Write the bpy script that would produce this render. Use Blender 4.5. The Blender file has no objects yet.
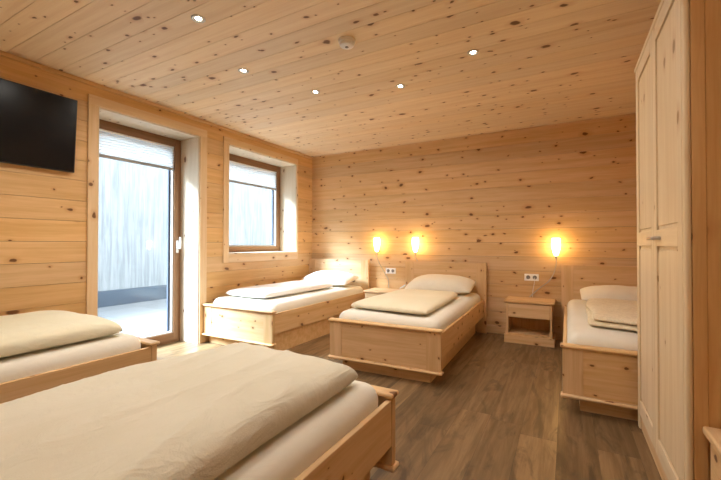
import bpy, bmesh, math, random
from mathutils import Vector, Matrix, noise
random.seed(7)
sc = bpy.context.scene
COL = sc.collection
PI = math.pi

# ------------------------------------------------------------------ node helpers
class N:
    def __init__(s, name):
        s.m = bpy.data.materials.new(name); s.m.use_nodes = True
        s.t = s.m.node_tree; s.t.nodes.clear()
        s.out = s.t.nodes.new('ShaderNodeOutputMaterial')
    def n(s, typ, **kw):
        x = s.t.nodes.new(typ)
        for k, v in kw.items(): setattr(x, k, v)
        return x
    def l(s, a, b): s.t.links.new(a, b)
    def inp(s, node, i, v):
        if hasattr(v, 'links') or hasattr(v, 'is_output'): s.l(v, node.inputs[i])
        elif v is not None: node.inputs[i].default_value = v
    def math(s, op, a, b=None, c=None, clamp=False):
        x = s.n('ShaderNodeMath', operation=op, use_clamp=clamp)
        s.inp(x, 0, a); s.inp(x, 1, b); s.inp(x, 2, c)
        return x.outputs[0]
    def mapr(s, v, a, b, c, d, smooth=True):
        x = s.n('ShaderNodeMapRange', interpolation_type='SMOOTHSTEP' if smooth else 'LINEAR')
        s.inp(x, 0, v)
        for i, q in zip((1, 2, 3, 4), (a, b, c, d)): s.inp(x, i, q)
        return x.outputs[0]
    def mix(s, f, a, b):
        x = s.n('ShaderNodeMix', data_type='RGBA')
        s.inp(x, 0, f)
        s.inp(x, 6, a if not isinstance(a, tuple) else (*a, 1)); s.inp(x, 7, b if not isinstance(b, tuple) else (*b, 1))
        return x.outputs[2]
    def comb(s, a, b, c):
        x = s.n('ShaderNodeCombineXYZ'); s.inp(x, 0, a); s.inp(x, 1, b); s.inp(x, 2, c); return x.outputs[0]
    def noise(s, vec, scale, detail=3, rough=.55, dist=0):
        x = s.n('ShaderNodeTexNoise'); s.l(vec, x.inputs['Vector'])
        x.inputs['Scale'].default_value = scale; x.inputs['Detail'].default_value = detail
        x.inputs['Roughness'].default_value = rough; x.inputs['Distortion'].default_value = dist
        return x.outputs[0]
    def white(s, v):
        x = s.n('ShaderNodeTexWhiteNoise', noise_dimensions='1D'); s.inp(x, 1, v); return x.outputs[0]
    def bsdf(s, col, rough=.5, spec=.5, bump=None, bstr=.2, bdist=.01, metal=0, coat=0, sheen=0):
        p = s.n('ShaderNodeBsdfPrincipled')
        s.inp(p, 0, col if not isinstance(col, tuple) else (*col, 1))
        s.inp(p, 'Roughness', rough); p.inputs['Specular IOR Level'].default_value = spec
        p.inputs['Metallic'].default_value = metal; p.inputs['Coat Weight'].default_value = coat
        p.inputs['Sheen Weight'].default_value = sheen
        if bump is not None:
            b = s.n('ShaderNodeBump'); b.inputs['Strength'].default_value = bstr; b.inputs['Distance'].default_value = bdist
            s.l(bump, b.inputs['Height']); s.l(b.outputs[0], p.inputs['Normal'])
        s.l(p.outputs[0], s.out.inputs[0]); return p

def simple(name, col, rough=.5, metal=0, spec=.5, coat=0):
    m = N(name); m.bsdf(col, rough, spec, metal=metal, coat=coat); return m.m

def wood(name, axis, light, dark, board=None, bax=None, boff=0, knots=1.0, vary=.10, rough=.5, knotcol=(.115, .040, .012), kscale=1.0, flat=None):
    """pine: grain along axis; optional boards of a width across axis bax; knots as dark ellipses."""
    m = N(name)
    tc = m.n('ShaderNodeTexCoord'); sp = m.n('ShaderNodeSeparateXYZ'); m.l(tc.outputs['Object'], sp.inputs[0])
    oi = m.n('ShaderNodeObjectInfo')
    c = [sp.outputs[0], sp.outputs[1], sp.outputs[2]]
    A = 'XYZ'.index(axis); others = [i for i in range(3) if i != A]
    if board:
        B = 'XYZ'.index(bax)
        idx = m.math('FLOOR', m.math('DIVIDE', m.math('SUBTRACT', c[B], boff), board))
        wn = m.white(idx); wn2 = m.white(m.math('ADD', idx, 37.3))
        off = m.math('MULTIPLY', wn, 9.0)
    else:
        wn = oi.outputs['Random']; wn2 = m.white(m.math('MULTIPLY', wn, 77.0)); off = m.math('MULTIPLY', wn, 31.0)
    along = m.math('ADD', c[A], off)
    o1, o2 = c[others[0]], c[others[1]]
    # slight wander of the grain
    v0 = m.comb(m.math('MULTIPLY', along, 1.3), m.math('MULTIPLY', o1, 3), m.math('ADD', m.math('MULTIPLY', o2, 3), off))
    wob = m.math('MULTIPLY', m.math('SUBTRACT', m.noise(v0, 1.0, 2), .5), .05)
    g = m.comb(m.math('MULTIPLY', along, 1.1), m.math('ADD', m.math('MULTIPLY', m.math('ADD', o1, wob), 24), off), m.math('MULTIPLY', m.math('ADD', o2, wob), 24))
    g1 = m.noise(g, 1.0, 4, .6)
    g2 = m.noise(m.comb(m.math('MULTIPLY', along, 4), m.math('MULTIPLY', m.math('ADD', o1, wob), 130), m.math('MULTIPLY', m.math('ADD', o2, wob), 130)), 1.0, 2, .6)
    gf = m.math('ADD', m.math('MULTIPLY', m.mapr(g1, .32, .70, 0, 1), .75), m.math('MULTIPLY', m.mapr(g2, .3, .7, 0, 1), .25))
    col = m.mix(gf, light, dark)
    # tone of each board
    tone = m.math('ADD', 1 - vary, m.math('MULTIPLY', wn2, 2 * vary))
    hs = m.n('ShaderNodeHueSaturation'); m.l(col, hs.inputs['Color']); m.l(tone, hs.inputs['Value'])
    m.inp(hs, 'Saturation', m.math('ADD', .93, m.math('MULTIPLY', wn, .14)))
    col = hs.outputs[0]
    # knots
    def knot(scale, thr, chance, seed):
        if flat is not None:
            F = 'XYZ'.index(flat); ac = c[[i for i in others if i != F][0]]
        else:
            nsp = m.n('ShaderNodeSeparateXYZ'); m.l(tc.outputs['Normal'], nsp.inputs[0])
            fl = m.math('GREATER_THAN', m.math('ABSOLUTE', nsp.outputs[others[0]]), .6)
            ac = m.math('ADD', m.math('MULTIPLY', o2, fl), m.math('MULTIPLY', o1, m.math('SUBTRACT', 1.0, fl)))
            ac = m.math('ADD', ac, off)
        vec = m.comb(m.math('MULTIPLY', m.math('ADD', along, seed), scale * .62), m.math('MULTIPLY', ac, scale), 0.0)
        vor = m.n('ShaderNodeTexVoronoi', voronoi_dimensions='2D')
        nz = m.n('ShaderNodeTexNoise'); m.l(vec, nz.inputs['Vector']); nz.inputs['Scale'].default_value = 3.0
        va = m.n('ShaderNodeVectorMath', operation='MULTIPLY_ADD'); m.l(nz.outputs['Color'], va.inputs[0]); va.inputs[1].default_value = (.22,) * 3; m.l(vec, va.inputs[2])
        m.l(va.outputs[0], vor.inputs['Vector']); vor.inputs['Scale'].default_value = 1.0
        vor.inputs['Randomness'].default_value = .95
        s2 = m.n('ShaderNodeSeparateColor'); m.l(vor.outputs['Color'], s2.inputs[0])
        rad = m.math('MULTIPLY', m.math('ADD', .35, m.math('POWER', s2.outputs[1], 1.6)), thr)
        has = m.math('LESS_THAN', s2.outputs[0], chance)
        d = m.math('DIVIDE', vor.outputs['Distance'], rad)
        core = m.math('MULTIPLY', m.mapr(d, .55, 1.0, 1, 0), has)
        halo = m.math('MULTIPLY', m.mapr(d, .8, 2.6, 1, 0), has)
        return core, halo
    if knots > 0:
        k1, h1 = knot(4.6 * kscale, .095, .34 * knots, 3.1)
        k2, h2 = knot(8.0 * kscale, .095, .24 * knots, 17.7)
        core = m.math('MAXIMUM', k1, k2); halo = m.math('MAXIMUM', h1, h2)
        col = m.mix(m.math('MULTIPLY', halo, .38), col, (dark[0] * .80, dark[1] * .58, dark[2] * .42))
        col = m.mix(m.math('MULTIPLY', core, .88), col, knotcol)
    m.bsdf(col, rough, .28, bump=g2, bstr=.06, bdist=.002)
    return m.m

L_, D_ = (.75, .53, .31), (.62, .40, .19)
LW, DW = (.72, .505, .29), (.60, .38, .18)
M = {}
M['wall_y'] = wood('pine boards along the side wall', 'Y', (.75, .505, .26), (.62, .385, .165), .17, 'Z', .10, 1.0, .07, flat='X')
M['wall_x'] = wood('pine boards along the back wall', 'X', LW, DW, .17, 'Z', .10, 1.35, .07, flat='Y', kscale=1.1)
M['ceil'] = wood('pine ceiling boards', 'X', (.87, .71, .50), (.77, .585, .385), .16, 'Y', .01, 1.7, .07, flat='Z', kscale=1.1)
for ax in 'XYZ':
    M['pine' + ax] = wood('pine furniture grain ' + ax.lower(), ax, L_, D_, knots=1.3, vary=.05, kscale=1.25)
    M['pale' + ax] = wood('pale pine grain ' + ax.lower(), ax, (.76, .625, .43), (.66, .515, .325), knots=.45, vary=.04, kscale=1.2, knotcol=(.30, .17, .06))
    M['deep' + ax] = wood('shade tinted pine grain ' + ax.lower(), ax,  (.66, .41, .18), (.55, .31, .115), knots=1.0, vary=.05, kscale=1.0)  # wardrobe side: pine browned to put its shade into the colour
    M['larch' + ax] = wood('brown stained frame grain ' + ax.lower(), ax, (.30, .165, .085), (.21, .11, .055), knots=.3, vary=.03, kscale=1.0)
M['reveal'] = wood('whitish pine lining', 'Z', (.74, .66, .54), (.66, .57, .44), knots=.7, vary=.03, kscale=1.2)  # whiter and less yellow than the casing boards
M['revealx'] = wood('whitish pine lining across', 'X', (.74, .66, .54), (.66, .57, .44), knots=.7, vary=.03, kscale=1.2)
M['casez'] = wood('light pine casing upright', 'Z', (.80, .61, .39), (.70, .50, .28), knots=.7, vary=.03, kscale=1.2)
M['casey'] = wood('light pine casing level', 'Y', (.80, .61, .39), (.70, .50, .28), knots=.7, vary=.03, kscale=1.2)
M['dark'] = simple('dark gap', (.05, .03, .018), .8)
M['plaster'] = simple('white render', (.8, .8, .8), .8)
M['tvscreen'] = simple('black screen', (.006, .006, .007), .22, spec=.25)
M['tvcase'] = simple('black casing', (.015, .015, .016), .4)
M['white'] = simple('white plastic', (.90, .90, .90), .35)
M['socket'] = simple('grey socket well', (.25, .25, .26), .5)
M['steel'] = simple('brushed steel', (.62, .60, .58), .28, metal=1)
M['chrome'] = simple('chrome', (.8, .8, .8), .12, metal=1)
M['gasket'] = simple('blue grey gasket', (.07, .09, .13), .5)
M['bead'] = simple('pale glazing bead', (.62, .62, .62), .4)
M['barrail'] = simple('grey blind rail', (.33, .34, .35), .5)
M['ringm'] = simple('satin metal ring', (.55, .53, .50), .35, metal=.8)

def fabric(name, col, dark, scale=240, rough=.9, damask=0, bs=.45):
    m = N(name); tc = m.n('ShaderNodeTexCoord')
    a = m.noise(tc.outputs['Object'], 3.0, 3)
    b = m.noise(tc.outputs['Object'], scale, 2)
    c = m.mix(m.mapr(a, .35, .65, 0, 1), col, dark)
    if damask:
        w = m.n('ShaderNodeTexVoronoi', feature='SMOOTH_F1'); m.l(tc.outputs['Object'], w.inputs['Vector']); w.inputs['Scale'].default_value = 28
        nz = m.noise(tc.outputs['Object'], 30, 2, dist=1.5)
        c = m.mix(m.math('MULTIPLY', m.mapr(nz, .45, .55, 0, 1), damask), c, tuple(x * .75 for x in dark))
    mp = m.n('ShaderNodeMapping'); m.l(tc.outputs['Object'], mp.inputs[0]); mp.inputs['Rotation'].default_value = (0, 0, .5); mp.inputs['Scale'].default_value = (1.6, .6, 1)
    hs = m.noise(mp.outputs[0], 8.0, 4, .6, 1.0)
    hh = m.math('ADD', m.math('MULTIPLY', hs, 1.0), m.math('MULTIPLY', b, .06))
    m.bsdf(c, rough, .2, bump=hh, bstr=bs, bdist=.03, sheen=.1)
    return m.m
M['sheet'] = fabric('cream fitted sheet', (.80, .775, .69), (.77, .745, .655), bs=.14)
M['duvet'] = fabric('cream duvet cotton', (.78, .72, .55), (.75, .69, .51))
M['duvetw'] = fabric('tan duvet cotton', (.66, .625, .51), (.63, .595, .475))
M['duvety'] = fabric('yellow cream duvet cotton', (.80, .77, .60), (.77, .74, .56))
M['duvetd'] = fabric('cream duvet with a woven pattern', (.80, .72, .54), (.76, .66, .46), damask=.35, bs=.25)
M['pillow'] = fabric('cream pillowcase', (.80, .77, .67), (.78, .74, .63))
M['daylit_cotton'] = fabric('daylight tinted cotton', (.88, .86, .83), (.86, .84, .80))  # far bed's cream cloth, daylight put into the colour as white

# floor: oak look laminate
m = N('oak look laminate'); tc = m.n('ShaderNodeTexCoord'); sp = m.n('ShaderNodeSeparateXYZ'); m.l(tc.outputs['Object'], sp.inputs[0])
px = m.math('DIVIDE', m.math('SUBTRACT', sp.outputs[0], 3.515), .19)
ix = m.math('FLOOR', px); fx = m.math('FRACT', px)
yo = m.math('ADD', sp.outputs[1], m.math('MULTIPLY', m.white(ix), 1.3))
py = m.math('DIVIDE', yo, 1.29); iy = m.math('FLOOR', py); fy = m.math('FRACT', py)
rid = m.math('ADD', m.math('MULTIPLY', ix, 3.71), m.math('MULTIPLY', iy, 11.3))
r1 = m.white(rid); r2 = m.white(m.math('ADD', rid, 5.5))
along = m.math('ADD', sp.outputs[1], m.math('MULTIPLY', r1, 13))
gv = m.comb(m.math('MULTIPLY', sp.outputs[0], 20), m.math('MULTIPLY', along, 1.6), m.math('MULTIPLY', r2, 9))
g1 = m.noise(gv, 1.0, 5, .62, .5)
gv2 = m.comb(m.math('MULTIPLY', sp.outputs[0], 6), m.math('MULTIPLY', along, 1.7), r1)
g2 = m.noise(gv2, 1.0, 4, .65, 1.6)
g3 = m.noise(m.comb(m.math('MULTIPLY', sp.outputs[0], 150), m.math('MULTIPLY', along, 5), r1), 1.0, 2)
c = m.mix(m.mapr(g1, .3, .72, 0, 1), (.250, .160, .080), (.145, .088, .040))
c = m.mix(m.math('MULTIPLY', m.mapr(g2, .50, .66, 0, 1), .72), c, (.070, .043, .022))
c = m.mix(m.math('MULTIPLY', m.mapr(g3, .4, .7, 0, 1), .18), c, (.10, .06, .03))
hs = m.n('ShaderNodeHueSaturation'); m.l(c, hs.inputs['Color']); m.l(m.math('ADD', .80, m.math('MULTIPLY', r2, .45)), hs.inputs['Value']); hs.inputs['Saturation'].default_value = 1.0
seam = m.math('MAXIMUM', m.math('LESS_THAN', fx, .012), m.math('LESS_THAN', fy, .0018))
c = m.mix(m.math('MULTIPLY', seam, .55), hs.outputs[0], (.04, .025, .015))
m.bsdf(c, m.mapr(g1, .3, .7, .33, .45), .5, bump=m.math('SUBTRACT', g3, m.math('MULTIPLY', seam, 2.0)), bstr=.08, bdist=.002)
M['floor'] = m.m

# outside concrete and paving
m = N('board marked concrete'); tc = m.n('ShaderNodeTexCoord'); sp = m.n('ShaderNodeSeparateXYZ'); m.l(tc.outputs['Object'], sp.inputs[0])
bi = m.math('FLOOR', m.math('DIVIDE', sp.outputs[1], .13)); bf = m.math('FRACT', m.math('DIVIDE', sp.outputs[1], .13))
st = m.noise(m.comb(0.0, m.math('MULTIPLY', sp.outputs[1], 16), m.math('MULTIPLY', sp.outputs[2], 1.1)), 1.0, 5, .65, .4)
cl = m.noise(tc.outputs['Object'], 1.2, 3)
c = m.mix(m.mapr(st, .36, .66, 0, 1), (.30, .30, .295), (.195, .20, .20))
c = m.mix(m.math('MULTIPLY', m.white(bi), .35), c, (.20, .21, .21))
c = m.mix(m.math('MULTIPLY', m.math('LESS_THAN', bf, .06), .4), c, (.13, .13, .135))
c = m.mix(m.math('MULTIPLY', m.mapr(cl, .4, .7, 0, 1), .3), c, (.31, .31, .30))
m.bsdf(c, .9, .2, bump=st, bstr=.3, bdist=.01)
M['concrete'] = m.m
m = N('pale paving slabs'); tc = m.n('ShaderNodeTexCoord')
bk = m.n('ShaderNodeTexBrick'); bk.offset = 0; m.l(tc.outputs['Object'], bk.inputs['Vector']); bk.inputs['Scale'].default_value = 1.0
bk.inputs['Brick Width'].default_value = .8; bk.inputs['Row Height'].default_value = .8; bk.inputs['Mortar Size'].default_value = .006
bk.inputs['Color1'].default_value = (.21, .215, .22, 1); bk.inputs['Color2'].default_value = (.18, .185, .19, 1); bk.inputs['Mortar'].default_value = (.11, .115, .12, 1)
nz = m.noise(tc.outputs['Object'], 1.1, 3, .6)
c = m.mix(m.math('MULTIPLY', m.mapr(nz, .5, .64, 0, 1), .5), bk.outputs[0], (.10, .105, .11))
m.bsdf(c, .6, .4)
M['paving'] = m.m
M['plinthgrey'] = simple('blue grey sheet metal', (.040, .055, .075), .45)

# glass
m = N('clear glass'); g = m.n('ShaderNodeBsdfGlossy'); g.inputs['Roughness'].default_value = .01
t = m.n('ShaderNodeBsdfTransparent'); t.inputs[0].default_value = (.96, .98, .98, 1)
fr = m.n('ShaderNodeFresnel'); fr.inputs[0].default_value = 1.45
mx = m.n('ShaderNodeMixShader'); ge = m.n('ShaderNodeNewGeometry'); m.l(m.math('MULTIPLY', fr.outputs[0], m.math('SUBTRACT', 1.0, ge.outputs['Backfacing'])), mx.inputs[0]); m.l(t.outputs[0], mx.inputs[1]); m.l(g.outputs[0], mx.inputs[2]); m.l(mx.outputs[0], m.out.inputs[0])
M['glass'] = m.m
# pleated blind: translucent
m = N('white pleated cloth'); d = m.n('ShaderNodeBsdfDiffuse'); d.inputs[0].default_value = (.85, .86, .86, 1)
t = m.n('ShaderNodeBsdfTranslucent'); t.inputs[0].default_value = (.85, .88, .90, 1)
mx = m.n('ShaderNodeMixShader'); mx.inputs[0].default_value = .22; m.l(d.outputs[0], mx.inputs[1]); m.l(t.outputs[0], mx.inputs[2]); m.l(mx.outputs[0], m.out.inputs[0])
M['blind'] = m.m
def emis(name, col, st):
    m = N(name); e = m.n('ShaderNodeEmission'); e.inputs[0].default_value = (*col, 1); e.inputs[1].default_value = st
    m.l(e.outputs[0], m.out.inputs[0]); return m.m
LAMP_S = 22.0
M['shade'] = emis('glowing glass shade', (1.0, .58, .18), LAMP_S)
M['bulb'] = emis('hot lamp', (1.0, .85, .62), 60.0)

# ------------------------------------------------------------------ mesh helpers
def link(name, bm, mat, parent=None, smooth=False, loc=None):
    me = bpy.data.meshes.new(name); bmesh.ops.recalc_face_normals(bm, faces=bm.faces); bm.to_mesh(me); bm.free()
    mats = mat if isinstance(mat, (list, tuple)) else [mat]
    for k in mats: me.materials.append(k)
    if smooth: me.polygons.foreach_set('use_smooth', [True] * len(me.polygons))
    o = bpy.data.objects.new(name, me); COL.objects.link(o)
    if parent: o.parent = parent
    if loc: o.location = loc
    return o
def addbox(bm, x0, x1, y0, y1, z0, z1, mi=0):
    v = [bm.verts.new(p) for p in ((x0,y0,z0),(x1,y0,z0),(x1,y1,z0),(x0,y1,z0),(x0,y0,z1),(x1,y0,z1),(x1,y1,z1),(x0,y1,z1))]
    fs = []
    for f in ((0,3,2,1),(4,5,6,7),(0,1,5,4),(1,2,6,5),(2,3,7,6),(3,0,4,7)):
        q = bm.faces.new([v[i] for i in f]); q.material_index = mi; fs.append(q)
    return v, fs
def box(name, x0, x1, y0, y1, z0, z1, mat, parent=None, bev=0.0, seg=2):
    bm = bmesh.new(); addbox(bm, x0, x1, y0, y1, z0, z1)
    if bev:
        bmesh.ops.bevel(bm, geom=bm.edges[:], offset=bev, segments=seg, affect='EDGES', profile=.5)
    o = link(name, bm, mat, parent)
    if bev > .004:
        o.data.polygons.foreach_set('use_smooth', [True] * len(o.data.polygons))
        w = o.modifiers.new('wn', 'WEIGHTED_NORMAL'); w.keep_sharp = False
    return o
def tube_bm(bm, pts, r, n=10):
    pts = [Vector(p) for p in pts]; rings = []
    up = Vector((.3, 1, .2))
    for i, p in enumerate(pts):
        t = (pts[min(i + 1, len(pts) - 1)] - pts[max(i - 1, 0)]).normalized()
        a = t.cross(up).normalized(); b = t.cross(a)
        rings.append([bm.verts.new(p + a * r * math.cos(k * 2 * PI / n) + b * r * math.sin(k * 2 * PI / n)) for k in range(n)])
    for i in range(len(rings) - 1):
        for k in range(n): bm.faces.new((rings[i][k], rings[i][(k + 1) % n], rings[i + 1][(k + 1) % n], rings[i + 1][k]))
    bm.faces.new(rings[0]); bm.faces.new(rings[-1])
def lathe_bm(bm, prof, n=28, c=(0, 0, 0)):
    rings = []
    for r, z in prof:
        rings.append([bm.verts.new((c[0] + r * math.cos(k * 2 * PI / n), c[1] + r * math.sin(k * 2 * PI / n), c[2] + z)) for k in range(n)])
    for i in range(len(rings) - 1):
        for k in range(n): bm.faces.new((rings[i][k], rings[i][(k + 1) % n], rings[i + 1][(k + 1) % n], rings[i + 1][k]))
    return rings
def catmull(P, per=8):
    P = [Vector(p) for p in P]; Q = [P[0]] + P + [P[-1]]; out = []
    for i in range(1, len(Q) - 2):
        for k in range(per):
            t = k / per; a, b, c, d = Q[i - 1], Q[i], Q[i + 1], Q[i + 2]
            out.append(.5 * ((2 * b) + (c - a) * t + (2 * a - 5 * b + 4 * c - d) * t * t + (3 * b - a - 3 * c + d) * t ** 3))
    out.append(P[-1]); return out
def thing(name, label, cat, loc=(0, 0, 0), rz=0, group=None):
    o = bpy.data.objects.new(name, None); COL.objects.link(o); o.empty_display_size = .1
    o.location = loc; o.rotation_euler = (0, 0, rz); o['label'] = label; o['category'] = cat
    if group: o['group'] = group
    return o
def tag(o, label, cat, group=None):
    o['label'] = label; o['category'] = cat
    if group: o['group'] = group
    return o
def struct(o): o['kind'] = 'structure'; return o
def sempty(name, loc=(0, 0, 0)):
    o = bpy.data.objects.new(name, None); COL.objects.link(o); o.location = loc; o.empty_display_size = .1
    o['kind'] = 'structure'; return o

# ------------------------------------------------------------------ room shell
W, YB, YR, H = 4.62, 4.88, -.62, 2.49
XO = -.42      # outer face of the left wall
DOOR = (1.745, 2.776, 0.0, 2.295)
WIN = (3.18, 4.478, .978, 2.30)
GAP = .0013
def strips(lo, hi, w, off):
    k = math.floor((lo - off) / w); out = []
    while off + k * w < hi - 1e-6:
        a, b = max(lo, off + k * w), min(hi, off + (k + 1) * w)
        if b - a > .004: out.append((a, b))
        k += 1
    return out
def cut(a0, a1, z0, z1, holes):
    """rectangles covering (a0..a1)x(z0..z1) minus the holes; the seams of a board stay closed"""
    zs = sorted({z0, z1} | {q for h in holes for q in (h[2], h[3]) if z0 < q < z1}); out = []
    for p, q in zip(zs[:-1], zs[1:]):
        iv = [(a0, a1)]
        for h in holes:
            if h[2] < (p + q) / 2 < h[3]:
                nv = []
                for s, e in iv:
                    if h[0] > s: nv.append((s, min(e, h[0])))
                    if h[1] < e: nv.append((max(s, h[1]), e))
                iv = [(s, e) for s, e in nv if e - s > 1e-5]
        out += [(s, e, p, q) for s, e in iv]
    return out
# floor
o = struct(box('floor', XO, W + .1, YR - .1, YB + .1, -.1, 0, M['floor']))
# left wall with its two openings
bm = bmesh.new()
for a, b in strips(0, H, .17, .10):
    for s, e, p, q in cut(YR, YB, a + GAP, b - GAP, [DOOR, WIN]): addbox(bm, -.02, 0, s, e, p, q, 0)
for s, e, p, q in cut(YR - .1, YB + .1, 0, H + .1, [DOOR, WIN]): addbox(bm, -.34, -.022, s, e, p, q, 1)
for s, e, p, q in cut(YR - 1, YB + 3.5, -.1, H + .35, [DOOR, WIN]): addbox(bm, XO, -.3405, s, e, p, q, 2)
struct(link('wall_left', bm, [M['wall_y'], M['dark'], M['plaster']]))
# back wall
bm = bmesh.new()
for a, b in strips(0, H, .17, .10): addbox(bm, 0, W, YB, YB + .02, a + GAP, b - GAP, 0)
addbox(bm, -.02, W + .1, YB + .022, YB + .12, 0, H + .1, 1)
struct(link('wall_back', bm, [M['wall_x'], M['dark']]))
bm = bmesh.new()
for a, b in strips(0, H, .17, .10): addbox(bm, 0, W, YR - .02, YR, a + GAP, b - GAP, 0)
addbox(bm, -.02, W + .1, YR - .12, YR - .022, 0, H + .1, 1)
struct(link('wall_front', bm, [M['wall_x'], M['dark']]))
bm = bmesh.new()
for a, b in strips(0, H, .17, .10): addbox(bm, W, W + .02, YR, YB, a + GAP, b - GAP, 0)
addbox(bm, W + .022, W + .12, YR - .12, YB + .12, 0, H + .1, 1)
struct(link('wall_right', bm, [M['wall_y'], M['dark']]))
# ceiling boards run across
bm = bmesh.new()
for a, b in strips(YR, YB, .16, .01): addbox(bm, 0, W, a + .0017, b - .0017, H, H + .02, 0)
addbox(bm, -.3, W + .1, YR - .1, YB + .1, H + .022, H + .12, 1)
struct(link('ceiling', bm, [M['ceil'], M['dark']]))
# small cove trims under the ceiling, baseboards
box('trim_1', .0005, .022, YR, YB, H - .036, H - .0005, M['pineY'], None, .006)
box('trim_2', .022, W, YB - .014, YB - .0005, H - .016, H - .0005, M['pineX'], None, .004)
box('baseboard_back', .016, W, YB - .016, YB - .0005, .0005, .088, M['pineX'], None, .004)
box('baseboard_right', W - .016, W - .0005, YR, YB - .017, .0005, .088, M['pineY'], None, .004)
bm = bmesh.new(); addbox(bm, .0005, .016, YR, 1.664, .0005, .088); addbox(bm, .0005, .016, 2.866, YB - .017, .0005, .088)
link('baseboard_left', bm, M['pineY'])
for n in ('trim_1', 'trim_2', 'baseboard_back', 'baseboard_right', 'baseboard_left'): struct(bpy.data.objects[n])

# ------------------------------------------------------------------ door and window in the left wall
XI = -.30      # room side face of the frames
def opening(root, op, outer, sill):
    y0, y1, z0, z1 = op; oy0, oy1, oz0, oz1 = outer
    # casing boards on the wall
    T = .018
    cas = {M['pineZ']: M['casez'], M['pineY']: M['casey']}
    def cb(ya, yb, za, zb, mt): mt = cas[mt]; return box('casing', .0008, T, ya, yb, za, zb, mt, root, .003)
    cb(oy0, y0 + .001, oz0 if not sill else oz0, z1, M['pineZ'])
    cb(y1 - .001, oy1, oz0, z1, M['pineZ'])
    cb(oy0, oy1, z1, oz1, M['pineY'])
    if sill: cb(y0 + .001, y1 - .001, oz0, z0, M['pineY'])
    # reveal lining
    t = .012
    bx = box('reveal', XI - .05, .0008, y0, y0 + t, z0, z1, M['reveal'], root)
    box('reveal', XI - .05, .0008, y1 - t, y1, z0, z1, M['reveal'], root)
    box('reveal', XI - .05, .0008, y0 + t, y1 - t, z1 - t, z1, M['revealx'], root)
    if sill: box('window_sill', XI - .05, .0016, y0 + t, y1 - t, z0, z0 + t, M['paleY'], root)
def framed(root, ya, yb, za, zb, w, hw, bot, pane='pane'):
    """outer frame + sash ring, beads and the pane"""
    def ring(name, x0, x1, a, b, c, d, s, top, bt, my, mz, par, bev=.004):
        bm = bmesh.new()
        addbox(bm, x0, x1, a, a + s, c, d); addbox(bm, x0, x1, b - s, b, c, d)
        addbox(bm, x0, x1, a + s, b - s, d - top, d, 1); addbox(bm, x0, x1, a + s, b - s, c, c + bt, 1)
        return link(name, bm, [mz, my], par)
    fr = ring('frame', XI - .06, XI, ya, yb, za, zb, .038, .038, .03 if bot else .03, M['larchY'], M['larchZ'], root)
    a, b, c, d = ya + .039, yb - .039, za + .031, zb - .039
    s2 = w - .039
    sash = ring('sash', XI - .062, XI + .012, a, b, c, d, s2, hw - .039, bot, M['larchY'], M['larchZ'], root)
    a2, b2, c2, d2 = a + s2, b - s2, c + bot, d - (hw - .039)
    ring('glazing_bead', XI - .045, XI - .004, a2, b2, c2, d2, .014, .014, .014, M['bead'], M['bead'], sash)
    ring('gasket', XI - .065, XI - .046, a2, b2, c2, d2, .034, .02, .02, M['gasket'], M['gasket'], sash)
    bm = bmesh.new(); addbox(bm, XI - .058, XI - .052, a2 + .002, b2 - .002, c2 + .002, d2 - .002)
    link('pane', bm, M['glass'], sash)
    return a2, b2, c2, d2, sash
def blind(ya, yb, zt, zb, label):
    """pleated cloth between a head rail and a bottom rail"""
    root = thing('pleated_blind', label, 'blind', (XI - .012, (ya + yb) / 2, zb), 0)
    hw = (yb - ya) / 2; h = zt - zb
    bm = bmesh.new(); n = 16; prev = None
    for i in range(n + 1):
        z = .028 + (h - .046) * i / n; x = .015 * (1 if i % 2 else -1) + .004
        cur = (bm.verts.new((x, -hw, z)), bm.verts.new((x, hw, z)))
        if prev: bm.faces.new((prev[0], prev[1], cur[1], cur[0]))
        prev = cur
    link('pleated_cloth', bm, M['blind'], root)
    box('bottom_rail', -.006, .018, -hw, hw, 0, .030, M['barrail'], root, .003)
    box('head_rail', -.006, .018, -hw, hw, h - .018, h, M['white'], root, .003)
door = sempty('door_1', (0, 0, 0))
opening(door, DOOR, (1.665, 2.865, 0.001, 2.38), False)
a2, b2, c2, d2, sash = framed(door, 1.758, 2.763, .001, 2.282, .086, .088, .078)
blind(a2 + .004, b2 - .004, d2 - .002, 1.925, 'white pleated blind drawn down over the top of the glazed door')
# lever handle on the door: rose plate, neck, lever
hy = 2.763 - .05
pl = box('handle_plate', XI + .0122, XI + .020, hy - .016, hy + .016, 1.0, 1.14, M['white'], door, .004)
pl['label'] = 'white handle plate'
bm = bmesh.new(); tube_bm(bm, [(XI + .018, hy, 1.055), (XI + .065, hy, 1.055)], .010)
tube_bm(bm, catmull([(XI + .062, hy, 1.045), (XI + .068, hy, 1.08), (XI + .068, hy, 1.13), (XI + .066, hy, 1.175)]), .0105)
lv = link('lever', bm, M['white'], pl, True)
window = sempty('window_1', (0, 0, 0))
opening(window, WIN, (3.10, 4.50, .876, 2.38), True)
a2, b2, c2, d2, sash = framed(window, 3.193, 4.465, .992, 2.287, .088, .090, .045)
blind(a2 + .004, b2 - .004, d2 - .002, 1.915, 'white pleated blind drawn down over the top of the window')

# ------------------------------------------------------------------ outside
struct(box('patio_floor', -4.1, XO - .001, -1.5, 12, -.09, -.02, M['paving']))
struct(box('patio_wall', -4.0, -3.7, -1.5, 12, -.019, 2.95, M['concrete']))
struct(box('patio_wall_plinth', -3.699, -3.64, -1.5, 12, -.0195, .26, M['plinthgrey'], None, .004))
struct(box('roof_overhang', -.78, XO - .001, -1.5, 8, 2.50, 2.72, M['plaster']))

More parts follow.
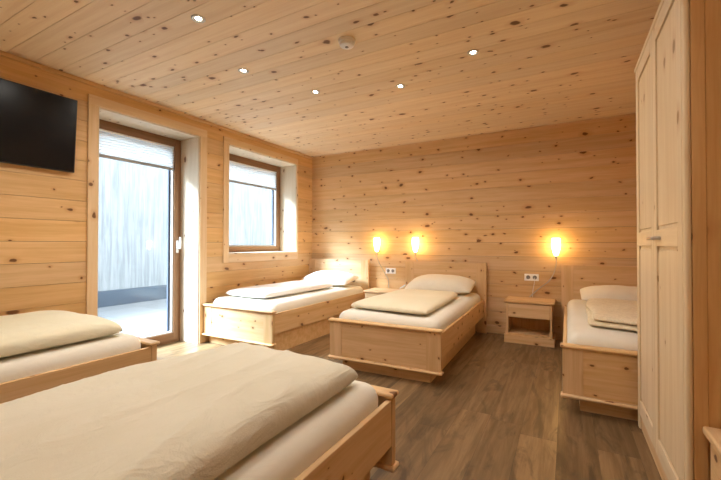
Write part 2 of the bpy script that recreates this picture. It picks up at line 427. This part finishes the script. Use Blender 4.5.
# ------------------------------------------------------------------ soft goods
def puff(name, C4, z0, h, mat, parent=None, p=9.0, q=.30, nu=72, nv=84, amp=.008, seed=0, crease=0.0, sag=.0, wr=3.2, under=.25, tilt=None, flare=0.0):
    """soft slab over the quad C4 = (x0y0, x1y0, x1y1, x0y1): rounded rim, wrinkles"""
    A, B, C, D = [Vector((c[0], c[1], 0)) for c in C4]
    ctr = (A + B + C + D) / 4; ctr.z = z0
    def warp(t): return math.sin(t * PI / 2) * .65 + t * .35
    bm = bmesh.new(); top = []; bot = []
    S = Vector((seed * 3.7, seed * 1.3, seed * 5.1))
    for i in range(nu + 1):
        rt = []; rb = []
        for j in range(nv + 1):
            u = warp(-1 + 2 * i / nu); v = warp(-1 + 2 * j / nv)
            e = max(0.0, (1 - abs(u) ** p) * (1 - abs(v) ** p)) ** q
            # round the plan corners a little and wander the rim
            k = 1 - .030 * (abs(u) ** 4) * (abs(v) ** 4)
            uu, vv = u * k, v * k
            P = (A * (1 - uu) * (1 - vv) + B * (1 + uu) * (1 - vv) + C * (1 + uu) * (1 + vv) + D * (1 - uu) * (1 + vv)) / 4
            rim = noise.noise(P * 2.3 + S) * flare * max(abs(u), abs(v)) ** 6
            P = P + (P - Vector((ctr.x, ctr.y, 0))).normalized() * rim
            n1 = noise.noise(Vector((P.x * wr, P.y * wr * .45, 0)) + S)
            n2 = noise.noise(Vector((P.x * wr * 3.3 + P.y * 1.2, P.y * wr * .9, 3)) + S)
            n3 = noise.noise(Vector((P.x * 1.1, P.y * .8, 9)) + S)
            ridge = -abs(noise.noise(Vector((P.x * 4.2 + .8 * P.y, P.y * .8, 5)) + S)) ** .62
            z = h * e * (1 + sag * (1 - u * u) * (1 - v * v)) + e * (amp * (n1 + .45 * n2 + 1.1 * n3) + crease * ridge)
            rt.append(bm.verts.new((P.x - ctr.x, P.y - ctr.y, max(z, 0 if e > 0 else 0) + h * under * (1 - e) ** 1)))
            if i in (0, nu) or j in (0, nv): rb.append(rt[-1])
            else: rb.append(bm.verts.new((P.x - ctr.x, P.y - ctr.y, h * under * (1 - e))))
        top.append(rt); bot.append(rb)
    for i in range(nu):
        for j in range(nv):
            bm.faces.new((top[i][j], top[i + 1][j], top[i + 1][j + 1], top[i][j + 1]))
            f = [bot[i][j], bot[i][j + 1], bot[i + 1][j + 1], bot[i + 1][j]]
            try: bm.faces.new(f)
            except ValueError: pass
    o = link(name, bm, mat, parent, True, tuple(ctr))
    return o

def mattress(bed_xy, rz, label, group=None):
    """rounded mattress in a fitted sheet, local coordinates of its bed"""
    bm = bmesh.new()
    x0, x1, y0, y1, z0, z1 = -.474, .474, .072, 1.985, 0, .262
    nx, ny, nz = 34, 60, 14; r = .075
    # box grid projected to a rounded box
    bmesh.ops.create_cube(bm, size=2)
    bmesh.ops.subdivide_edges(bm, edges=bm.edges[:], cuts=31, use_grid_fill=True)
    hx, hy, hz = (x1 - x0) / 2, (y1 - y0) / 2, (z1 - z0) / 2
    cx, cy, cz = (x0 + x1) / 2, (y0 + y1) / 2, (z0 + z1) / 2
    for v in bm.verts:
        c = [math.copysign((1 - (1 - abs(t)) ** 1.6), t) if abs(t) < 1 else t for t in v.co]
        P = Vector((c[0] * hx, c[1] * hy, c[2] * hz))
        I = Vector((max(-hx + r, min(hx - r, P.x)), max(-hy + r, min(hy - r, P.y)), max(-hz + r, min(hz - r, P.z))))
        d = P - I
        if d.length > 1e-6:
            L = max(abs(d.x), abs(d.y), abs(d.z)); P = I + d.normalized() * min(r, L)
        if P.z > 0:
            P.z += .006 * max(0, (1 - (P.x / hx) ** 2)) * (1 - (P.y / hy) ** 4) + .004 * noise.noise(Vector((P.x * 3 + cx, P.y * 1.5 + bed_xy[0], 1)))
        v.co = P + Vector((cx, cy, cz))
    o = link('mattress', bm, M['sheet'], None, True, (bed_xy[0], bed_xy[1], .237)); o.rotation_euler = (0, 0, rz)
    return tag(o, label, 'mattress', group)

# ------------------------------------------------------------------ beds
def make_bed(loc, rz, label, inset=(.10, .10)):
    b = thing('single_bed', label, 'bed', (loc[0], loc[1], 0), rz, 'pine single beds')
    hf, hh, L = .502, .53, 2.03
    fb = box('footboard', -hf + .118, hf - .118, .014, .040, .116, .416, M['pineX'], b)
    for s in (-1, 1):
        a, c = sorted((s * (hf - .119), s * hf))
        box('stile', a, c, .010, .046, .116, .416, M['pineZ'], fb, .002)
    box('cap_rail', -hf - .012, hf + .012, -.008, .064, .4165, .438, M['pineX'], fb, .0095, 3)
    box('base_moulding', -hf - .012, hf + .012, -.014, .058, .092, .1155, M['pineX'], fb, .011, 3)
    hb = box('headboard', -hh + .118, hh - .118, L - .036, L - .012, .12, .862, M['pineX'], b)
    for s in (-1, 1):
        a, c = sorted((s * (hh - .119), s * hh))
        box('stile', a, c, L - .040, L - .006, .001, .862, M['pineZ'], hb, .002)
    box('cap_rail', -hh, hh, L - .042, L - .004, .8625, .872, M['pineX'], hb, .003)
    for s in (-1, 1):
        a, c = sorted((s * .476, s * .500))
        box('side_rail', a, c, .0465, L - .041, .205, .408, M['pineY'], b, .003)
    bm = bmesh.new()
    xl, xr = -hf + inset[0], hf - inset[1]
    addbox(bm, xl, xr, .065, .085, .0005, .204); addbox(bm, xl, xr, L - .08, L - .06, .0005, .204)
    addbox(bm, xl, xl + .02, .085, L - .08, .0005, .204); addbox(bm, xr - .02, xr, .085, L - .08, .0005, .204)
    addbox(bm, -hf + .0278, hf - .0278, .0645, L - .042, .2055, .225)
    link('plinth', bm, M['pineX'], b)
    return b
F = 2.81
BA = ((.528, F), 0); BB = ((2.216, F - .005), math.radians(1.5)); BC = ((4.040, F + .012), 0)
BD = ((.622, 1.585), PI); BE = ((2.385, 1.578), PI)
make_bed(*BA, 'pine single bed in the far corner under the window, bedding tinted white for daylight on it', (.03, .03))
make_bed(*BB, 'pine single bed in the middle of the back wall, between the two nightstands')
make_bed(*BC, 'pine single bed on the right, partly hidden behind the wardrobe')
make_bed(*BD, 'pine single bed at the left, under the television, footboard by the glazed door')
make_bed(*BE, 'pine single bed in the foreground with a tan duvet, footboard towards the room')
mattress(*BA, 'mattress in a white lit sheet on the far corner bed under the window')
mattress(*BB, 'cream sheeted mattress on the middle bed at the back wall')
mattress(*BC, 'cream sheeted mattress on the right bed behind the wardrobe')
mattress(*BD, 'cream sheeted mattress on the left bed under the television')
mattress(*BE, 'cream sheeted mattress on the foreground bed')
ZT = .513
# duvets
tag(puff('duvet', ((.12, 3.02), (.76, 2.99), (.80, 4.30), (.14, 4.34)), ZT, .075, M['daylit_cotton'], seed=2, amp=.006, q=.34, flare=.02), 'folded cream duvet tinted white for daylight, lying on the far corner bed under the window', 'duvet', 'duvets on the beds')
tag(puff('duvet', ((1.80, 2.985), (2.575, 2.93), (2.51, 4.22), (1.82, 4.26)), ZT, .066, M['duvet'], seed=5, amp=.005, q=.34, flare=.015), 'folded cream duvet lying flat on the middle bed at the back wall', 'duvet', 'duvets on the beds')
def folded(C4, label):
    A = C4
    o = puff('duvet', A, ZT, .045, M['duvetd'], seed=8, amp=.008, q=.36, flare=.03)
    B = [(x, y) for x, y in C4]; B[0] = (B[0][0] + .035, B[0][1] + .015); B[1] = (B[1][0], B[1][1] + .01)
    o2 = puff('duvet_fold', B, ZT + .038, .045, M['duvetd'], seed=9, amp=.010, q=.36, flare=.03)
    bm = bmesh.new(); bm.from_mesh(o.data)
    me2 = o2.data.copy(); d = o2.location - o.location; me2.transform(Matrix.Translation(d)); bm.from_mesh(me2)
    bm.to_mesh(o.data); bm.free(); bpy.data.objects.remove(o2)
    o.data.polygons.foreach_set('use_smooth', [True] * len(o.data.polygons))
    return tag(o, label, 'duvet', 'duvets on the beds')
folded([(3.69, 3.14), (4.44, 2.96), (4.46, 4.26), (3.72, 4.22)], 'cream patterned duvet folded double on the right bed behind the wardrobe')
tag(puff('duvet', ((.17, -.25), (1.045, -.25), (1.055, 1.42), (.16, 1.45)), ZT - .003, .115, M['duvety'], seed=12, amp=.012, q=.36, crease=.012, flare=.02, sag=.08), 'yellowish cream duvet spread on the left bed under the television', 'duvet', 'duvets on the beds')
tag(puff('duvet', ((2.00, -.28), (2.82, -.28), (2.805, 1.425), (2.02, 1.44)), ZT - .003, .118, M['duvetw'], seed=21, amp=.012, q=.36, crease=.034, flare=.02, sag=.10, nu=110, nv=130), 'large tan duvet spread over the foreground bed', 'duvet', 'duvets on the beds')
# pillows
def pillow(cx, cy, z, w, d, h, rx, rz, mat, label, seed):
    o = puff('pillow', ((cx - w / 2, cy - d / 2), (cx + w / 2, cy - d / 2), (cx + w / 2, cy + d / 2), (cx - w / 2, cy + d / 2)), z, h, mat, p=3.2, q=.62, nu=44, nv=36, amp=.010, seed=seed, under=.30, wr=5, flare=.02)
    o.rotation_euler = (rx, 0, rz)
    return tag(o, label, 'pillow', 'pillows at the headboards')
pillow(.545, 4.55, .542, .80, .42, .155, math.radians(10), 0, M['daylit_cotton'], 'cream pillow tinted white for daylight, at the headboard of the far corner bed', 31)
pillow(2.205, 4.53, .545, .80, .44, .160, math.radians(12), math.radians(1.6), M['pillow'], 'cream pillow at the headboard of the middle bed', 33)
pillow(4.08, 4.56, .540, .80, .40, .125, math.radians(10), 0, M['pillow'], 'cream pillow at the headboard of the right bed', 37)

# ------------------------------------------------------------------ nightstands
def nightstand(loc, rz, w, d, label):
    r = thing('nightstand', label, 'nightstand', (loc[0], loc[1], 0), rz, 'pine nightstands')   # front at y=0, back at y=d
    hw = w / 2
    box('top', -hw, hw, -.004, d, .445, .474, M['pineX'], r, .008, 3)
    t = .022
    bm = bmesh.new()
    addbox(bm, -hw + .024, -hw + .024 + t, .012, d - .002, .0885, .4445); addbox(bm, hw - .024 - t, hw - .024, .012, d - .002, .0885, .4445)
    addbox(bm, -hw + .024 + t, hw - .024 - t, d - .014, d - .002, .0885, .4445)
    link('carcass', bm, M['pineZ'], r)
    box('shelf', -hw + .047, hw - .047, .014, d - .0145, .089, .105, M['pineX'], r)
    box('drawer', -hw + .047, hw - .047, .008, .26, .287, .441, M['pineX'], r, .003)
    box('plinth', -hw + .002, hw - .002, .002, d - .002, .0005, .088, M['pineX'], r, .003)
    return r
nightstand((1.35, 4.49), 0, .43, .37, 'pine nightstand with a drawer, between the far corner bed and the middle bed')
nightstand((3.195, 4.49), 0, .51, .37, 'pine nightstand with drawer and open shelf, left of the right bed')
nightstand((3.980, 1.462), -PI / 2, .51, .37, 'pine nightstand beside the near end of the wardrobe, its top corner at the right edge')

# ------------------------------------------------------------------ wardrobe
wd = thing('wardrobe', 'tall pale pine two-door wardrobe standing along the right wall', 'wardrobe', (3.94, 1.725, 0), 0)
X0, X1, Y1, ZW = 0, .66, 1.078, 2.17
bm = bmesh.new()      # carcass behind the doors
addbox(bm, .0275, X1, .0185, .034, .0005, ZW - .03); addbox(bm, .024, X1, Y1 - .022, Y1, .0005, ZW - .03)
addbox(bm, X1 - .012, X1, .0345, Y1 - .022, .0005, ZW - .03); addbox(bm, .0275, X1 - .013, .0345, Y1 - .022, ZW - .05, ZW - .03)
addbox(bm, .031, X1 - .013, .0345, Y1 - .022, .10, .12)
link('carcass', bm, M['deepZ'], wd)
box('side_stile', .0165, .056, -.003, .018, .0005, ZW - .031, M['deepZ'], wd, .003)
cp = box('corner_post', -.004, .016, -.004, .034, .0005, ZW - .031, M['paleZ'], wd, .009, 4)  # split from the stile, left paler than the shade-tinted side
cp['label'] = 'rounded pale corner post'
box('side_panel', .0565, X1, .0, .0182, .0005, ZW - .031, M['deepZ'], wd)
box('side_stile', -.001, .050, Y1 - .036, Y1 + .002, .0005, ZW - .031, M['paleZ'], wd, .010, 3)
box('cornice', -.006, X1, -.008, Y1 + .006, ZW - .030, ZW, M['paleY'], wd, .006)
box('plinth', .012, .030, .035, Y1 - .037, .0005, .104, M['pineY'], wd)
def wdoor(ya, yb, handle_side):
    za, zb = .108, ZW - .033
    d = box('door', .006, .026, ya, yb, za, zb, M['paleZ'], wd, .002)
    st = .062
    def fr(y0, y1, z0, z1, mt): return box('rail', -.004, .0058, y0, y1, z0, z1, mt, d, .003)
    box('stile', -.004, .0058, ya, ya + st, za, zb, M['paleZ'], d, .003); box('stile', -.004, .0058, yb - st, yb, za, zb, M['paleZ'], d, .003)
    e = .0008
    fr(ya + st + e, yb - st - e, za, za + .085, M['paleY']); fr(ya + st + e, yb - st - e, 1.090, 1.168, M['paleY']); fr(ya + st + e, yb - st - e, zb - .075, zb, M['paleY'])
    for z0, z1 in ((za + .085, 1.090), (1.168, zb - .075)):
        box('raised_panel', .0005, .0062, ya + st + .016, yb - st - .016, z0 + .016, z1 - .016, M['paleZ'], d, .003)
    return d
d1 = wdoor(.0352, .545, 1); d2_ = wdoor(.5475, Y1 - .0375, -1)
def bow(y0, y1, parent):
    bm = bmesh.new()
    tube_bm(bm, catmull([(-.004, y0, 1.128), (-.024, y0, 1.128), (-.032, y0 + .014, 1.128), (-.032, y1 - .014, 1.128), (-.024, y1, 1.128), (-.004, y1, 1.128)]), .0075)
    h = link('handle', bm, M['steel'], parent, True); h['label'] = 'steel bow handle'
bow(.40, .525, d1)

# ------------------------------------------------------------------ television
tv = thing('television', 'black flat television on the left wall above the left bed', 'television', (.012, 1.035, 1.975), 0)
box('screen', .040, .0425, -.508, .508, -.285, .285, M['tvscreen'], tv)
cs = box('casing', .012, .0398, -.516, .516, -.293, .293, M['tvcase'], tv, .004)
box('wall_bracket', -.030, .0118, -.15, .15, -.04, .04, M['tvcase'], tv)
tv.rotation_euler = (0, math.radians(4.0), 0); tv.location.x = .034
bpy.data.objects['wall_bracket'].scale = (1, 1, 1)

# ------------------------------------------------------------------ downlights and detector
spots = [(1.586, 1.53), (1.306, 2.167), (1.564, 2.788), (2.293, 3.045), (2.979, 2.76), (1.25, .75), (2.6, .9), (3.6, .35)]  # last three are out of view, added to light the foreground
spot_lab = ['round white downlight in the ceiling, largest and nearest of those in view', 'round downlight in the ceiling in front of the glazed door', 'round downlight in the ceiling in front of the window', 'round downlight in the ceiling above the foot of the middle bed', 'round downlight in the ceiling, the one nearest the wardrobe', 'unseen fill downlight added in the ceiling before the television', 'unseen fill downlight added in the ceiling above the foreground bed', 'unseen fill downlight added in the ceiling near the front wall']
for i, (x, y) in enumerate(spots):
    r = thing('ceiling_downlight', spot_lab[i], 'downlight', (x, y, H), 0, 'ceiling downlights')
    bm = bmesh.new(); R = .042
    lathe_bm(bm, [(R * .66, -.001), (R * .70, -.006), (R * .92, -.007), (R, -.003), (R, -.0004), (R * .66, -.0004), (R * .66, -.001)], 28)
    link('ring', bm, M['ringm'], r, True)
    bm = bmesh.new(); lathe_bm(bm, [(.0005, -.0030), (R * .42, -.0022), (R * .42, -.0005), (.0005, -.0005)], 24)
    link('lens', bm, M['bulb'], r, True)
    bm = bmesh.new(); lathe_bm(bm, [(R * .43, -.0012), (R * .65, -.0028), (R * .65, -.0005), (R * .43, -.0005), (R * .43, -.0012)], 24)
    link('reflector', bm, M['chrome'], r, True)
    ld = bpy.data.lights.new('downlight_beam', 'AREA'); ld.shape = 'DISK'; ld.size = .05; ld.energy = DOWN = 6.5; ld.color = (1.0, .94, .85); ld.spread = math.radians(170)
    lo = bpy.data.objects.new('downlight_beam', ld); COL.objects.link(lo); lo.parent = r; lo.location = (0, 0, -.012)
r = thing('smoke_detector', 'round white smoke detector on the ceiling between the downlights', 'smoke detector', (2.262, 2.18, H - .0004), 0)
bm = bmesh.new(); lathe_bm(bm, [(.0005, 0), (.056, 0), (.058, -.004), (.058, -.018), (.054, -.022), (.0005, -.022)], 36); link('base', bm, M['white'], r, True)
bm = bmesh.new(); lathe_bm(bm, [(.0005, -.0222), (.050, -.0222), (.051, -.034), (.046, -.042), (.030, -.047), (.0005, -.048)], 36); cv = link('cover', bm, M['white'], r, True)
bm = bmesh.new(); lathe_bm(bm, [(.0005, -.0482), (.012, -.0482), (.012, -.051), (.0005, -.0515)], 20); link('test_button', bm, M['socket'], cv, True)

# ------------------------------------------------------------------ wall lamps with a flexible neck
def lamp(x, y, z, neck, label):
    r = thing('wall_lamp', label, 'lamp', (x, y, z), 0, 'glowing tulip reading lamps')
    prof = [(.006, -.100), (.020, -.098), (.030, -.070), (.040, -.030), (.046, .010), (.0475, .040), (.045, .075), (.040, .100)]
    bm = bmesh.new(); lathe_bm(bm, prof + [(.038, .100), (.043, .075), (.0455, .040), (.044, .010), (.038, -.030), (.028, -.068), (.006, -.094)], 32)
    link('lamp_shade', bm, M['shade'], r, True)
    bm = bmesh.new(); lathe_bm(bm, [(.0005, -.100), (.016, -.1005), (.017, -.112), (.013, -.128), (.008, -.135), (.0005, -.135)], 20)
    link('socket', bm, M['steel'], r, True)
    bm = bmesh.new(); tube_bm(bm, catmull([(0, 0, -.132)] + neck), .0052, 8)
    link('flexible_neck', bm, M['steel'], r, True)
lamp(1.200, 4.785, 1.093, [(.005, .0, -.20), (.05, .03, -.31), (.11, .05, -.42), (.145, .07, -.50), (.15, .075, -.612)], 'glowing tulip wall lamp on a flexible neck, leftmost, by the far corner bed')
lamp(1.778, 4.785, 1.093, [(.01, .0, -.19), (.045, .03, -.26), (.03, .06, -.36), (-.10, .072, -.50), (-.26, .075, -.612)], 'glowing tulip wall lamp over the left end of the middle headboard')
lamp(3.459, 4.785, 1.070, [(.0, .01, -.20), (-.025, .03, -.30), (-.08, .05, -.40), (-.16, .06, -.47), (-.27, .065, -.58), (-.272, .065, -.588)], 'glowing tulip wall lamp above the nightstand by the right bed')
# sockets
def socket(x, z, label):
    r = thing('wall_socket', label, 'socket', (x, YB - .0005, z), 0, 'double wall sockets')
    box('plate', -.078, .078, -.010, 0, -.041, .041, M['white'], r, .004)
    for s in (-1, 1):
        bm = bmesh.new(); rg = lathe_bm(bm, [(.0005, 0), (.021, 0), (.0225, .002), (.0005, .002)], 24)
        o = link('outlet', bm, M['socket'], r, True); o.rotation_euler = (PI / 2, 0, 0); o.location = (s * .036, -.0105, 0)
    return r
socket(1.375, .722, 'white double socket above the nightstand between the far bed and middle bed')
socket(3.198, .708, 'white double socket above the nightstand left of the right bed')
bm = bmesh.new(); tube_bm(bm, catmull([(3.232, 4.866, .70), (3.234, 4.85, .68), (3.226, 4.845, .62), (3.215, 4.85, .56), (3.21, 4.85, .477)]), .003, 8)
tag(link('power_cord', bm, M['white'], None, True), 'white cord hanging from the right socket to the nightstand', 'cord')

# ------------------------------------------------------------------ light
w = bpy.data.worlds.new('sky'); sc.world = w; w.use_nodes = True
bg = w.node_tree.nodes['Background']; bg.inputs[0].default_value = (.80, .90, 1.0, 1); bg.inputs[1].default_value = SKY = 5.5
sd = bpy.data.lights.new('sun', 'SUN'); sd.energy = 38.0; sd.angle = math.radians(36); sd.color = (.70, .85, 1.0)
so = bpy.data.objects.new('sun', sd); COL.objects.link(so)
so.rotation_euler = Vector((.66, .60, -.86)).to_track_quat('-Z', 'Y').to_euler(); so.location = (-4, -1, 6)

# ------------------------------------------------------------------ camera
yaw, pit, rol = [math.radians(a) for a in (-28.847, .631, .036)]
Fv = Vector((math.sin(yaw) * math.cos(pit), math.cos(yaw) * math.cos(pit), math.sin(pit)))
R0 = Vector((math.cos(yaw), -math.sin(yaw), 0)); U0 = R0.cross(Fv)
Rv = math.cos(rol) * R0 + math.sin(rol) * U0; Uv = -math.sin(rol) * R0 + math.cos(rol) * U0
cd = bpy.data.cameras.new('camera'); cd.sensor_width = 36; cd.sensor_fit = 'HORIZONTAL'; cd.lens = 375.26 / 721 * 36; cd.clip_start = .02
co = bpy.data.objects.new('camera', cd); COL.objects.link(co)
mt = Matrix((Rv, Uv, -Fv)).transposed().to_4x4(); mt.translation = Vector((3.57, 0, 1.1)); co.matrix_world = mt
sc.camera = co
vs = sc.view_settings; vs.view_transform = 'Standard'; vs.look = 'None'; vs.gamma = 1; vs.use_curve_mapping = False; vs.exposure = 0.26
sc.cycles.use_denoising = True
sc.cycles.max_bounces = 10; sc.cycles.diffuse_bounces = 6; sc.cycles.transparent_max_bounces = 12
sc.cycles.sample_clamp_indirect = 8
sc.cycles.caustics_reflective = False; sc.cycles.caustics_refractive = False
